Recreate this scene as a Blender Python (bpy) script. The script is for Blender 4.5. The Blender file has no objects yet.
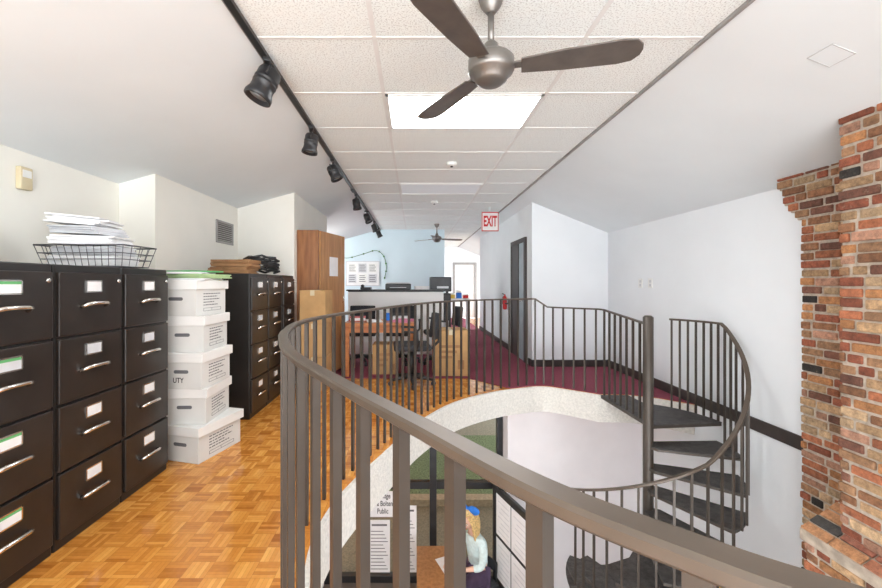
import bpy, bmesh, math, random
from mathutils import Vector, Matrix
random.seed(7)
C = bpy.context.scene.collection
PI = math.pi
R = math.radians
H = 1.23          # eye height above the mezzanine floor
ZC = 2.50         # tile ceiling
LOW = -2.75       # lower storey floor

# ------------------------------------------------------------------ materials
def nt(name):
    m = bpy.data.materials.new(name); m.use_nodes = True
    t = m.node_tree; b = t.nodes['Principled BSDF']
    return m, t, b
def mat(name, col, rough=.6, metal=0, var=.12, scale=8, bump=0, bscale=60, emit=None, alpha=None):
    m, t, b = nt(name)
    tc = t.nodes.new('ShaderNodeTexCoord')
    nz = t.nodes.new('ShaderNodeTexNoise'); nz.inputs['Scale'].default_value = scale; nz.inputs['Detail'].default_value = 4
    t.links.new(tc.outputs['Object'], nz.inputs['Vector'])
    rp = t.nodes.new('ShaderNodeValToRGB')
    rp.color_ramp.elements[0].position = .3; rp.color_ramp.elements[1].position = .7
    rp.color_ramp.elements[0].color = (*[c*(1-var) for c in col], 1)
    rp.color_ramp.elements[1].color = (*[min(1, c*(1+var)) for c in col], 1)
    t.links.new(nz.outputs['Fac'], rp.inputs['Fac']); t.links.new(rp.outputs['Color'], b.inputs['Base Color'])
    b.inputs['Roughness'].default_value = rough; b.inputs['Metallic'].default_value = metal
    if bump:
        n2 = t.nodes.new('ShaderNodeTexNoise'); n2.inputs['Scale'].default_value = bscale; n2.inputs['Detail'].default_value = 3
        t.links.new(tc.outputs['Object'], n2.inputs['Vector'])
        bp = t.nodes.new('ShaderNodeBump'); bp.inputs['Strength'].default_value = bump; bp.inputs['Distance'].default_value = .01
        t.links.new(n2.outputs['Fac'], bp.inputs['Height']); t.links.new(bp.outputs['Normal'], b.inputs['Normal'])
    if emit:
        b.inputs['Emission Color'].default_value = (*emit[0], 1); b.inputs['Emission Strength'].default_value = emit[1]
    return m
def wood(name, c1, c2, axis='Z', scale=6, rough=.4):
    m, t, b = nt(name)
    tc = t.nodes.new('ShaderNodeTexCoord'); mp = t.nodes.new('ShaderNodeMapping')
    s = {'X': (.12, 1, 1), 'Y': (1, .12, 1), 'Z': (1, 1, .12)}[axis]
    mp.inputs['Scale'].default_value = s
    t.links.new(tc.outputs['Object'], mp.inputs['Vector'])
    nz = t.nodes.new('ShaderNodeTexNoise'); nz.inputs['Scale'].default_value = scale*4; nz.inputs['Detail'].default_value = 6
    t.links.new(mp.outputs['Vector'], nz.inputs['Vector'])
    rp = t.nodes.new('ShaderNodeValToRGB'); rp.color_ramp.elements[0].position = .35; rp.color_ramp.elements[1].position = .65
    rp.color_ramp.elements[0].color = (*c1, 1); rp.color_ramp.elements[1].color = (*c2, 1)
    t.links.new(nz.outputs['Fac'], rp.inputs['Fac']); t.links.new(rp.outputs['Color'], b.inputs['Base Color'])
    b.inputs['Roughness'].default_value = rough
    return m
def parquet():
    m, t, b = nt('oak_parquet'); N = t.nodes; L = t.links
    def M(op, a, c=None, d=None):
        n = N.new('ShaderNodeMath'); n.operation = op
        for i, v in enumerate((a, c, d)):
            if v is None: continue
            if isinstance(v, (int, float)): n.inputs[i].default_value = v
            else: L.new(v, n.inputs[i])
        return n.outputs[0]
    tc = N.new('ShaderNodeTexCoord'); sp = N.new('ShaderNodeSeparateXYZ'); L.new(tc.outputs['Object'], sp.inputs[0])
    u = M('MULTIPLY_ADD', sp.outputs[0], 1/.098, 100.0); v = M('MULTIPLY_ADD', sp.outputs[1], 1/.098, 100.0)
    fu = M('FLOOR', u); fv = M('FLOOR', v)
    ck = M('MODULO', M('ADD', fu, fv), 2.0)
    s = M('ADD', M('MULTIPLY', u, ck), M('MULTIPLY', v, M('SUBTRACT', 1.0, ck)))
    s5 = M('MULTIPLY', s, 5.0); st = M('FLOOR', s5)
    cx = N.new('ShaderNodeCombineXYZ'); L.new(fu, cx.inputs[0]); L.new(fv, cx.inputs[1]); L.new(st, cx.inputs[2])
    wn = N.new('ShaderNodeTexWhiteNoise'); wn.noise_dimensions = '3D'; L.new(cx.outputs[0], wn.inputs['Vector'])
    cx2 = N.new('ShaderNodeCombineXYZ'); L.new(fu, cx2.inputs[0]); L.new(fv, cx2.inputs[1])
    wn2 = N.new('ShaderNodeTexWhiteNoise'); wn2.noise_dimensions = '3D'; L.new(cx2.outputs[0], wn2.inputs['Vector'])
    nz = N.new('ShaderNodeTexNoise'); nz.inputs['Scale'].default_value = 40; nz.inputs['Detail'].default_value = 5
    L.new(tc.outputs['Object'], nz.inputs['Vector'])
    f = M('ADD', M('ADD', M('MULTIPLY', wn.outputs['Value'], .34), M('MULTIPLY', wn2.outputs['Value'], .28)), M('MULTIPLY', nz.outputs['Fac'], .25))
    f = M('ADD', f, M('MULTIPLY', ck, .13))  # alternate blocks lightened: the grain's directional sheen put into the colour
    rp = N.new('ShaderNodeValToRGB'); e = rp.color_ramp.elements
    e[0].position = .1; e[0].color = (.36, .11, .016, 1); e[1].position = .95; e[1].color = (.88, .46, .115, 1)
    k = e.new(.5); k.color = (.64, .255, .045, 1)
    L.new(f, rp.inputs['Fac'])
    fr = M('FRACT', s5); g1 = M('LESS_THAN', fr, .07)
    g2 = M('MAXIMUM', M('LESS_THAN', M('FRACT', u), .02), M('LESS_THAN', M('FRACT', v), .02))
    g = M('MULTIPLY', M('MAXIMUM', g1, g2), .4)
    mx = N.new('ShaderNodeMixRGB'); L.new(g, mx.inputs[0]); L.new(rp.outputs['Color'], mx.inputs[1]); mx.inputs[2].default_value = (.18, .07, .015, 1)
    L.new(mx.outputs[0], b.inputs['Base Color']); b.inputs['Roughness'].default_value = .14
    return m
def brickmat():
    m, t, b = nt('tumbled_brick'); N = t.nodes; L = t.links
    at = N.new('ShaderNodeAttribute'); at.attribute_name = 'Col'
    tc = N.new('ShaderNodeTexCoord')
    nz = N.new('ShaderNodeTexNoise'); nz.inputs['Scale'].default_value = 30; nz.inputs['Detail'].default_value = 7; nz.inputs['Roughness'].default_value = .75
    L.new(tc.outputs['Object'], nz.inputs['Vector'])
    rp = N.new('ShaderNodeValToRGB'); rp.color_ramp.elements[0].position = .3; rp.color_ramp.elements[0].color = (.45, .42, .40, 1)
    rp.color_ramp.elements[1].position = .68; rp.color_ramp.elements[1].color = (1.4, 1.35, 1.27, 1)
    L.new(nz.outputs['Fac'], rp.inputs['Fac'])
    mx = N.new('ShaderNodeMixRGB'); mx.blend_type = 'MULTIPLY'; mx.inputs[0].default_value = 1
    L.new(at.outputs['Color'], mx.inputs[1]); L.new(rp.outputs['Color'], mx.inputs[2])
    n2 = N.new('ShaderNodeTexNoise'); n2.inputs['Scale'].default_value = 16; n2.inputs['Detail'].default_value = 8; n2.inputs['Roughness'].default_value = .8
    L.new(tc.outputs['Object'], n2.inputs['Vector'])
    r2 = N.new('ShaderNodeValToRGB'); r2.color_ramp.elements[0].position = .58; r2.color_ramp.elements[0].color = (0,0,0,1)
    r2.color_ramp.elements[1].position = .74; r2.color_ramp.elements[1].color = (.55,.55,.55,1)
    L.new(n2.outputs['Fac'], r2.inputs['Fac'])
    m2 = N.new('ShaderNodeMixRGB'); L.new(r2.outputs['Color'], m2.inputs[0]); L.new(mx.outputs[0], m2.inputs[1]); m2.inputs[2].default_value = (.44,.34,.23,1)
    L.new(m2.outputs[0], b.inputs['Base Color']); b.inputs['Roughness'].default_value = .88
    bp = N.new('ShaderNodeBump'); bp.inputs['Strength'].default_value = .8; bp.inputs['Distance'].default_value = .013
    L.new(nz.outputs['Fac'], bp.inputs['Height']); L.new(bp.outputs['Normal'], b.inputs['Normal'])
    return m
def tilemat():
    m, t, b = nt('acoustic_tile'); N = t.nodes; L = t.links
    tc = N.new('ShaderNodeTexCoord')
    nz = N.new('ShaderNodeTexNoise'); nz.inputs['Scale'].default_value = 120; nz.inputs['Detail'].default_value = 3
    L.new(tc.outputs['Object'], nz.inputs['Vector'])
    rp = N.new('ShaderNodeValToRGB'); rp.color_ramp.elements[0].position = .34; rp.color_ramp.elements[0].color = (.62, .63, .62, 1)
    rp.color_ramp.elements[1].position = .5; rp.color_ramp.elements[1].color = (.92, .96, .95, 1)
    L.new(nz.outputs['Fac'], rp.inputs['Fac']); L.new(rp.outputs['Color'], b.inputs['Base Color'])
    b.inputs['Roughness'].default_value = .9
    return m
def glassmat():
    m, t, b = nt('storefront_glass')
    b.inputs['Base Color'].default_value = (.90, .93, .90, 1); b.inputs['Roughness'].default_value = .02
    b.inputs['Transmission Weight'].default_value = 1; b.inputs['IOR'].default_value = 1.02
    return m

MT = dict(
    cream=mat('cream_paint', (.85, .83, .765), .8, var=.03, scale=2), white=mat('white_paint', (.80, .825, .85), .8, var=.02, scale=2),
    slope=mat('slope_paint', (.78, .82, .84), .85, var=.02, scale=2), blue=mat('pale_blue_paint', (.66, .79, .86), .8, var=.03, scale=2),
    bright=mat('counter_white', (.93, .93, .92), .6, var=.01),
    bounce_lilac=mat('bounce_tinted_white', (.84, .81, .83), .8, var=.03, scale=3), stucco=mat('stucco', (.68, .65, .60), .95, var=.12, scale=45, bump=.8, bscale=80),  # lower-wall white has the carpet's bounced light mixed into its colour
    parquet=parquet(), tile=tilemat(), carpet=mat('burgundy_carpet', (.25, .045, .075), .95, var=.3, scale=150, bump=.4, bscale=200),
    grid=mat('grid_metal', (.80, .80, .79), .5, var=.03), dark=mat('dark_base', (.045, .035, .032), .5, var=.2), trimm=mat('edge_trim', (.30,.29,.28), .6),
    lowfloor=mat('lower_floor_tile', (.20, .17, .15), .5, var=.25, scale=5), asphalt=mat('asphalt', (.16, .14, .10), .9, var=.3, scale=40),
    grass=mat('grass', (.09, .12, .05), .95, var=.6, scale=30, bump=.6), concrete=mat('concrete', (.26, .20, .13), .9, var=.2, scale=20),
    cab=mat('black_enamel', (.018, .016, .015), .38, var=.25, scale=5), cabf=mat('black_drawer_enamel', (.024, .018, .015), .28, var=.3, scale=6),
    chrome=mat('brushed_chrome', (.75, .73, .70), .25, 1, var=.06), paper=mat('paper', (.82, .82, .83), .8, var=.04, scale=10),
    paper2=mat('greyed_paper', (.60, .61, .64), .8, var=.06, scale=10), green=mat('green_card', (.12, .42, .15), .7, var=.1),
    boxw=mat('white_cardboard', (.68, .675, .65), .8, var=.05, scale=5), lidw=mat('white_lid_cardboard', (.80, .795, .775), .8, var=.03, scale=5), ink=mat('black_ink', (.03, .03, .035), .8, var=.1), greyink=mat('grey_print', (.13, .13, .14), .8, var=.2),
    carton=mat('brown_cardboard', (.50, .30, .13), .85, var=.12, scale=6), kraft=mat('kraft_folder', (.36, .19, .085), .8, var=.2),
    folder=mat('pale_green_folder', (.42, .58, .30), .8, var=.12), rail=mat('bronze_rail', (.068, .055, .045), .42, .35, var=.12, scale=10),
    railtop=mat('bronze_rail_cap', (.098, .074, .056), .4, .25, var=.15, scale=14),
    tread=mat('tread_steel', (.075, .069, .066), .5, .35, var=.4, scale=22, bump=.7, bscale=90),
    black=mat('black_plastic', (.018, .018, .02), .4, var=.2), blackm=mat('black_metal', (.03, .03, .032), .35, .4, var=.2),
    fabric=mat('black_fabric', (.03, .032, .038), .9, var=.25, scale=40), bladem=mat('fan_blade', (.10, .085, .075), .4, var=.2, scale=12),
    nickel=mat('pewter', (.24, .225, .21), .42, .8, var=.1), beige=mat('beige_plastic', (.62, .53, .35), .5, var=.06), ventg=mat('vent_grey', (.33,.32,.31), .5, var=.08),
    panelg=mat('panel_edge_grey', (.52,.53,.54), .6, var=.05),
    wirem=mat('wire_metal', (.10, .10, .11), .4, .6), red=mat('red', (.55, .008, .012), .4, var=.08),
    plastic=mat('white_plastic', (.80, .80, .78), .4, var=.04), bluep=mat('blue', (.02, .18, .68), .6, var=.2), teal=mat('teal_cloth', (.62, .77, .78), .85, var=.12, scale=25),
    purple=mat('dark_purple_cloth', (.07, .045, .09), .9, var=.2), skin=mat('skin', (.68, .42, .31), .55, var=.06), hair=mat('blond_hair', (.62, .43, .18), .6, var=.35, scale=60),
    lips=mat('lips', (.42, .10, .10), .5), slate=mat('mortared_shoulder', (.42, .35, .28), .9, var=.3, scale=14, bump=.7, bscale=25),
    mortar=mat('mortar', (.44, .37, .30), .95, var=.25, scale=30, bump=.7), brick=brickmat(), glass=glassmat(),
    wardrobe=wood('wardrobe_wood', (.22, .08, .026), (.34, .14, .046), 'Z'), tablew=wood('table_wood', (.40, .12, .03), (.56, .21, .06), 'X'),
    tan=wood('door_wood', (.36, .165, .06), (.50, .25, .095), 'Z'), leaf=mat('leaf', (.05, .19, .04), .6, var=.4), orange=mat('orange_petal', (.85, .2, .04), .6, var=.25),
    lens=mat('lens', (.6, .62, .65), .2, var=.05), doorgrey=mat('blue_grey_door', (.40,.46,.50), .5, var=.1),
    glow=mat('diffuser', (.9, .95, 1), .5, var=.01, emit=((.95, .98, 1), 22.0)), dim=mat('dim_diffuser', (.70, .72, .75), .5, var=.02, emit=((.95, .97, 1), .15)),  # the dull panel's pale look comes partly from a faint added glow
    yellow=mat('yellow', (.75, .55, .08), .6), pink=mat('pink', (.7, .25, .4), .6),
)

# ------------------------------------------------------------------ mesh builder
class MB:
    def __init__(s): s.v = []; s.f = []; s.mi = []; s.sm = []; s.col = []
    def add(s, vs, fs, mi=0, smooth=False, col=None, M=None):
        o = len(s.v)
        s.v += [tuple(M @ Vector(v)) for v in vs] if M is not None else [tuple(v) for v in vs]
        for f in fs: s.f.append([i+o for i in f]); s.mi.append(mi); s.sm.append(smooth); s.col.append(col)
        return s
    def box(s, x0, x1, y0, y1, z0, z1, mi=0, col=None, M=None):
        vs = [(x0,y0,z0),(x1,y0,z0),(x1,y1,z0),(x0,y1,z0),(x0,y0,z1),(x1,y0,z1),(x1,y1,z1),(x0,y1,z1)]
        return s.add(vs, [(0,3,2,1),(4,5,6,7),(0,1,5,4),(1,2,6,5),(2,3,7,6),(3,0,4,7)], mi, False, col, M)
    def prism(s, poly, z0, z1, mi=0, M=None):
        n = len(poly)
        vs = [(x,y,z0) for x,y in poly] + [(x,y,z1) for x,y in poly]
        fs = [list(range(n))[::-1], list(range(n,2*n))] + [(i,(i+1)%n,(i+1)%n+n,i+n) for i in range(n)]
        return s.add(vs, fs, mi, False, None, M)
    def path(s, pts, r, seg=8, mi=0, caps=True):
        pts = [Vector(p) for p in pts]; n = len(pts)
        rr = r if isinstance(r, (list, tuple)) else [r]*n
        vs = []; fs = []; up = None
        for i, p in enumerate(pts):
            t = (pts[min(i+1,n-1)] - pts[max(i-1,0)]).normalized()
            if up is None:
                up = Vector((0,0,1)) if abs(t.z) < .9 else Vector((1,0,0))
            a = t.cross(up).normalized(); up = a.cross(t).normalized()
            for k in range(seg):
                w = 2*PI*k/seg; vs.append(p + (a*math.cos(w) + up*math.sin(w))*rr[i])
        for i in range(n-1):
            for k in range(seg):
                k2 = (k+1) % seg; fs.append((i*seg+k, i*seg+k2, (i+1)*seg+k2, (i+1)*seg+k))
        s.add(vs, fs, mi, True)
        if caps:
            o = len(s.v) - len(vs)
            for c in (list(range(seg))[::-1], list(range((n-1)*seg, n*seg))):
                s.f.append([i+o for i in c]); s.mi.append(mi); s.sm.append(False); s.col.append(None)
        return s
    def band(s, pts, w, h, mi=0):     # rectangular bar along a path, kept level sideways
        pts = [Vector(p) for p in pts]; n = len(pts); vs = []; fs = []
        b = min(w, h)*.22
        prof = [(-w/2+b,-h/2),(w/2-b,-h/2),(w/2,-h/2+b),(w/2,h/2-b),(w/2-b,h/2),(-w/2+b,h/2),(-w/2,h/2-b),(-w/2,-h/2+b)]
        for i, p in enumerate(pts):
            t = (pts[min(i+1,n-1)] - pts[max(i-1,0)]).normalized()
            a = t.cross(Vector((0,0,1))).normalized(); u = a.cross(t).normalized()
            vs += [p + a*x + u*y for x, y in prof]
        k = 8
        for i in range(n-1):
            for j in range(k): fs.append((i*k+j, i*k+(j+1)%k, (i+1)*k+(j+1)%k, (i+1)*k+j))
        fs += [list(range(k))[::-1], list(range((n-1)*k, n*k))]
        return s.add(vs, fs, mi)
    def lathe(s, prof, M=None, seg=20, mi=0, smooth=True):
        vs = []; fs = []; n = len(prof)
        for r, z in prof:
            for k in range(seg):
                w = 2*PI*k/seg; vs.append((r*math.cos(w), r*math.sin(w), z))
        for i in range(n-1):
            for k in range(seg): fs.append((i*seg+k, i*seg+(k+1)%seg, (i+1)*seg+(k+1)%seg, (i+1)*seg+k))
        fs += [list(range(seg))[::-1], list(range((n-1)*seg, n*seg))]
        return s.add(vs, fs, mi, smooth, None, M)
    def ball(s, c, r, sx=1, sy=1, sz=1, seg=14, rings=9, mi=0, M=None, fn=None):
        vs = []; fs = []
        for i in range(rings+1):
            ph = PI*i/rings
            for k in range(seg):
                w = 2*PI*k/seg
                d = Vector((math.sin(ph)*math.cos(w), math.sin(ph)*math.sin(w), math.cos(ph)))
                p = Vector((d.x*sx*r, d.y*sy*r, d.z*sz*r))
                if fn: p = fn(p, d)
                vs.append(p + Vector(c))
        for i in range(rings):
            for k in range(seg): fs.append((i*seg+k, (i+1)*seg+k, (i+1)*seg+(k+1)%seg, i*seg+(k+1)%seg))
        return s.add(vs, fs, mi, True, None, M)
    def build(s, name, mats, parent=None, bevel=0, loc=(0,0,0), rot=(0,0,0), kind=None, seg=2):
        me = bpy.data.meshes.new(name); me.from_pydata(s.v, [], s.f); me.validate()
        bm = bmesh.new(); bm.from_mesh(me); bmesh.ops.recalc_face_normals(bm, faces=bm.faces); bm.to_mesh(me); bm.free()
        if not isinstance(mats, (list, tuple)): mats = [mats]
        for m in mats: me.materials.append(m)
        if len(me.polygons) == len(s.f):
            for p, mi, sm in zip(me.polygons, s.mi, s.sm): p.material_index = mi; p.use_smooth = sm
            if any(c is not None for c in s.col):
                ca = me.color_attributes.new('Col', 'FLOAT_COLOR', 'CORNER')
                for p, c in zip(me.polygons, s.col):
                    for li in p.loop_indices: ca.data[li].color = (*(c or (.5,.5,.5)), 1)
        o = bpy.data.objects.new(name, me); C.objects.link(o)
        o.location = loc; o.rotation_euler = rot
        if parent: o.parent = parent
        if bevel:
            b = o.modifiers.new('bevel', 'BEVEL'); b.width = bevel; b.segments = seg; b.limit_method = 'ANGLE'; b.angle_limit = R(50)
        if kind: o['kind'] = kind
        return o
def S(name, mb, m, bevel=0, parent=None): return mb.build(name, m, parent, bevel, kind=None if parent else 'structure')
def tag(o, label, cat, group=None):
    o['label'] = label; o['category'] = cat
    if group: o['group'] = group
    return o
def thing(name, label, cat, loc=(0,0,0), rotz=0, group=None):
    o = bpy.data.objects.new(name, None); C.objects.link(o); o.empty_display_size = .1
    o.location = loc; o.rotation_euler = (0,0,rotz)
    return tag(o, label, cat, group)
def dup(root, loc, rotz=0, label=None, group=None):
    def cp(o, par):
        c = o.copy(); C.objects.link(c); c.parent = par
        for ch in list(o.children): cp(ch, c)
        return c
    r = cp(root, None); r.location = loc; r.rotation_euler = (0,0,rotz)
    if label: r['label'] = label
    if group: r['group'] = group
    return r
def text(name, body, size, m, parent, loc, rot, sx=1, ext=.0006, bold=0):
    cu = bpy.data.curves.new('txt', 'FONT'); cu.body = body; cu.size = size; cu.align_x = 'CENTER'; cu.align_y = 'CENTER'; cu.extrude = ext; cu.offset = bold
    t = bpy.data.objects.new('txt', cu); C.objects.link(t)
    me = bpy.data.meshes.new_from_object(t.evaluated_get(bpy.context.evaluated_depsgraph_get()))
    bpy.data.objects.remove(t)
    me.materials.clear(); me.materials.append(m)
    o = bpy.data.objects.new(name, me); C.objects.link(o); o.parent = parent; o.location = loc; o.rotation_euler = rot; o.scale = (sx,1,1)
    return o

# ------------------------------------------------------------------ void curve
def catmull(P, n=10):
    out = []
    for i in range(len(P)-1):
        p0 = P[max(i-1,0)]; p1 = P[i]; p2 = P[i+1]; p3 = P[min(i+2,len(P)-1)]
        for k in range(n):
            t = k/n
            out.append(tuple(.5*((2*b)+(-a+c)*t+(2*a-5*b+4*c-d)*t*t+(-a+3*b-3*c+d)*t**3) for a,b,c,d in zip(p0,p1,p2,p3)))
    out.append(P[-1]); return out
ctrl = [(2.78,-.14),(1.8,-.12),(1.0,-.03),(.6,.06),(.38,.155),(.257,.236),(.2,.282),(.115,.369),(.0067,.533),(-.142,.758),(-.313,1.04),(-.43,1.31),
        (-.51,1.58),(-.555,1.95),(-.49,2.38),(-.2625,3.0),(-.03,3.58),(.37,4.20),(.9,4.62),(1.455,4.85)]
curve = catmull(ctrl, 10)
edge = []
for i, p in enumerate(curve):
    a = curve[max(i-1,0)]; b = curve[min(i+1,len(curve)-1)]
    t = Vector((b[0]-a[0], b[1]-a[1])).normalized()
    edge.append((p[0]+t.y*.06, p[1]-t.x*.06))
edge_far = edge[:-4] + catmull([edge[-4], (1.44,4.775), (1.60,4.76), (1.82,4.60), (2.04,4.42)], 6) + [(2.36,4.40),(2.6,4.27),(2.83,4.05)]

# ------------------------------------------------------------------ setting
fl = [(2.95,-1.6)] + [(2.95,edge_far[0][1])] + edge_far + [(2.95,4.0),(2.95,14.1),(-3.5,14.1),(-3.5,-1.6)]
S('floor', MB().prism(fl, -.28, 0), MT['parquet'])
cf = [p for p in edge_far if p[1] > 4.0 and p[0] > 1.05]
cp = [(.7,5.15)] + cf + [(2.83,5.86),(1.71,5.86),(1.71,14.0),(-3.3,14.0),(-3.3,6.7),(-1.46,6.7),(-1.46,5.15)]
S('floor', MB().prism(cp, .0005, .007), MT['carpet'])
fz = MB()
n = len(edge_far); vs = []; fs = []
FB = -.30
for (x,y) in edge_far: vs += [(x,y,FB),(x,y,-.004)]
for i, (x,y) in enumerate(edge_far):
    a = edge_far[max(i-1,0)]; b = edge_far[min(i+1,n-1)]; t = Vector((b[0]-a[0], b[1]-a[1])).normalized()
    vs += [(x+t.y*.025, y-t.x*.025, FB),(x+t.y*.025, y-t.x*.025, -.004)]
for i in range(n-1):
    a, b = 2*i, 2*i+2; c, d = 2*n+2*i, 2*n+2*i+2
    fs += [(c,d,d+1,c+1),(a+1,c+1,d+1,b+1),(a,b,d,c),(a,a+1,b+1,b)]
fo = S('trim_1', fz.add(vs, fs, 0, True), MT['stucco'])
em = fo.modifiers.new('split', 'EDGE_SPLIT'); em.split_angle = R(40)

S('ceiling', MB().box(-.85, 1.504, -1.6, 14.1, ZC, ZC+.06), MT['tile'])
g = MB()
for x in (-.21, .88): g.box(x-.012, x+.012, -1.6, 14, ZC-.004, ZC+.01)
for k in range(-7, 19):
    y = 2.674+.603*k; g.box(-.85, 1.504, y-.010, y+.010, ZC-.0035, ZC+.01)
S('trim_2', g, MT['grid'])
g = MB().box(1.49, 1.508, -1.6, 14, ZC-.018, ZC+.01); g.box(-.86, -.845, -1.6, 14, ZC-.015, ZC+.01)
S('trim_3', g, MT['trimm'])
def slope(x0, z0, x1, z1):
    return MB().add([(x0,-1.6,z0),(x1,-1.6,z1),(x1,14.1,z1),(x0,14.1,z0),(x0,-1.6,z0+.08),(x1,-1.6,z1+.08),(x1,14.1,z1+.08),(x0,14.1,z0+.08)],
                    [(0,1,2,3),(4,7,6,5),(0,4,5,1),(1,5,6,2),(2,6,7,3),(3,7,4,0)])
S('ceiling', slope(-.85, ZC, -3.6, ZC-.281*2.75), MT['slope'])
S('ceiling', slope(1.504, ZC, 2.98, ZC-.403*1.476), MT['slope'])
S('wall_left', MB().box(-2.6, -2.45, -1.6, 3.32, 0, 2.2), MT['cream'])
S('wall_left', MB().box(-2.6, -2.15, 3.31, 4.85, 0, 2.25), MT['cream'])
S('wall_left', MB().box(-2.6, -1.464, 4.85, 6.65, 0, 2.42), MT['cream'])
w = MB(); w.box(-3.55,-3.4,6.5,6.8,0,2.1); w.box(-3.55,-3.4,9.3,9.7,0,2.1); w.box(-3.55,-3.4,6.8,9.3,0,.4); w.box(-3.55,-3.4,6.8,9.3,1.74,2.1)
S('wall_left', w, MT['blue'])
wn = S('window_1', MB().box(-3.5,-3.49,6.8,9.3,.4,1.74), MT['glass'])
w = MB()
for y in (6.82,8.05,9.28): w.box(-3.5,-3.42,y-.03,y+.03,.4,1.74)
for z in (.43,1.71): w.box(-3.5,-3.42,6.8,9.3,z-.03,z+.03)
w.build('window_frame', MT['plastic'], wn)
S('wall_back', MB().box(-3.5,-2.5,6.55,6.65,0,2.2), MT['white'])
S('wall_back', MB().box(-3.5,.70,9.5,9.6,0,2.55), MT['blue'])
w = MB(); w.box(.3,1.32,14.0,14.1,0,2.55); w.box(2.16,2.95,14.0,14.1,0,2.55); w.box(1.32,2.16,14.0,14.1,1.95,2.55)
S('wall_back', w, MT['white'])
S('wall_back', MB().box(.55,.70,9.6,14.0,0,2.55), MT['white'])
S('wall_back', MB().box(1.716,2.95,5.865,5.965,0,2.5), MT['white'])
S('wall_right', MB().box(1.716,1.85,5.96,10.6,0,2.55), MT['white'])
S('wall_right', MB().box(2.83,2.95,-1.6,5.9,LOW,2.05), MT['white'])
S('baseboard_right', MB().box(2.812,2.83,2.84,5.86,.007,.11), MT['dark'], .004)
b = MB().box(1.70,2.83,5.848,5.866,.006,.105); b.box(1.698,1.716,5.85,6.02,.006,.105); b.box(1.698,1.716,7.12,10.6,.006,.105)
S('baseboard_back', b, MT['dark'], .004)
# doors upstairs
d1 = S('door_1', MB().box(1.703,1.714,6.20,6.98,.01,1.87), MT['doorgrey'])
b = MB(); b.box(1.68,1.716,6.13,6.20,.007,1.94); b.box(1.68,1.716,6.98,7.04,.007,1.94); b.box(1.68,1.716,6.20,6.98,1.87,1.94); b.box(1.69,1.716,6.55,6.98,.01,1.87)
b.build('door_frame', MT['dark'], d1, .004)
MB().path([(1.703,6.30,.95),(1.66,6.30,.95),(1.66,6.40,.95)], .01, 8).build('door_handle', MT['chrome'], d1)
d2 = S('door_2', MB().box(1.36,2.12,14.03,14.04,.01,1.92), MT['plastic'])
b = MB(); b.box(1.32,1.40,13.98,14.06,.007,1.95); b.box(2.08,2.16,13.98,14.06,.007,1.95); b.box(1.40,2.08,13.98,14.06,1.87,1.95)
b.build('door_frame', MT['ventg'], d2)
MB().path([(1.45,14.03,.95),(1.45,13.92,.95),(1.53,13.92,.95)], .012, 8).build('door_handle', MT['chrome'], d2)

# lower storey shell
S('floor', MB().box(-1.2,2.95,-1.6,5.3,LOW-.1,LOW), MT['lowfloor'])
S('ground', MB().box(-12,14,5.3,26,LOW-.16,LOW-.04), MT['asphalt'])
S('ground', MB().box(-12,14,7.4,10.4,LOW-.04,LOW+.02), MT['grass'])
S('ground', MB().box(-12,14,7.2,7.4,LOW-.04,LOW+.08), MT['concrete'])
S('wall_left', MB().box(-1.3,-1.2,-1.6,5.4,LOW,-.28), MT['bounce_lilac'])
S('wall_back', MB().box(1.16,2.83,5.0,5.4,LOW,-.28), MT['bounce_lilac'])
wn = S('window_2', MB().box(-1.2,1.16,5.33,5.34,LOW,-.28), MT['glass'])
w = MB()
for x in (-1.17,-.69,.24,1.13): w.box(x-.045,x+.045,5.28,5.38,LOW,-.28)
for z in (LOW+.06,-1.45,-.33): w.box(-1.2,1.16,5.285,5.375,z-.045,z+.045)
w.build('window_frame', MT['blackm'], wn, .004)

# ------------------------------------------------------------------ curved railing
t = thing('curved_railing', 'long curved bronze metal guard railing around the open stairwell', 'railing', (-.5,1.6,0))
off = Vector((-t.location.x, -t.location.y, 0))
RZ = 1.05
top = [Vector((x,y,RZ-.012)) for x,y in curve] + [Vector((1.60,4.84,.94)), Vector((1.66,4.79,.938)), Vector((2.05,4.46,.938)), Vector((2.07,4.40,.936)), Vector((2.045,3.56,.87))]
MB().band([p+off for p in top], .033, .017).build('top_rail', MT['railtop'], t)
def resample(P, d, start):
    out = []; acc = 0; nxt = start
    for a, b in zip(P[:-1], P[1:]):
        L = (b-a).length
        while nxt <= acc+L:
            f = (nxt-acc)/L; out.append((a.lerp(b,f), (b-a).normalized())); nxt += d
        acc += L
    return out
idx = 7*10; s0 = sum((top[i+1]-top[i]).length for i in range(idx)); sp = .122
start = s0 - sp*int(s0/sp)
for p, tn in resample(top, sp, start):
    if p.x > 1.2 and p.y < .3: continue
    M = Matrix.Translation((p.x+off.x, p.y+off.y, 0)) @ Matrix.Rotation(math.atan2(tn.y, tn.x), 4, 'Z')
    MB().box(-.009,.009,-.009,.009,.0,p.z-.006, M=M).build('baluster', MT['rail'], t)

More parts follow.
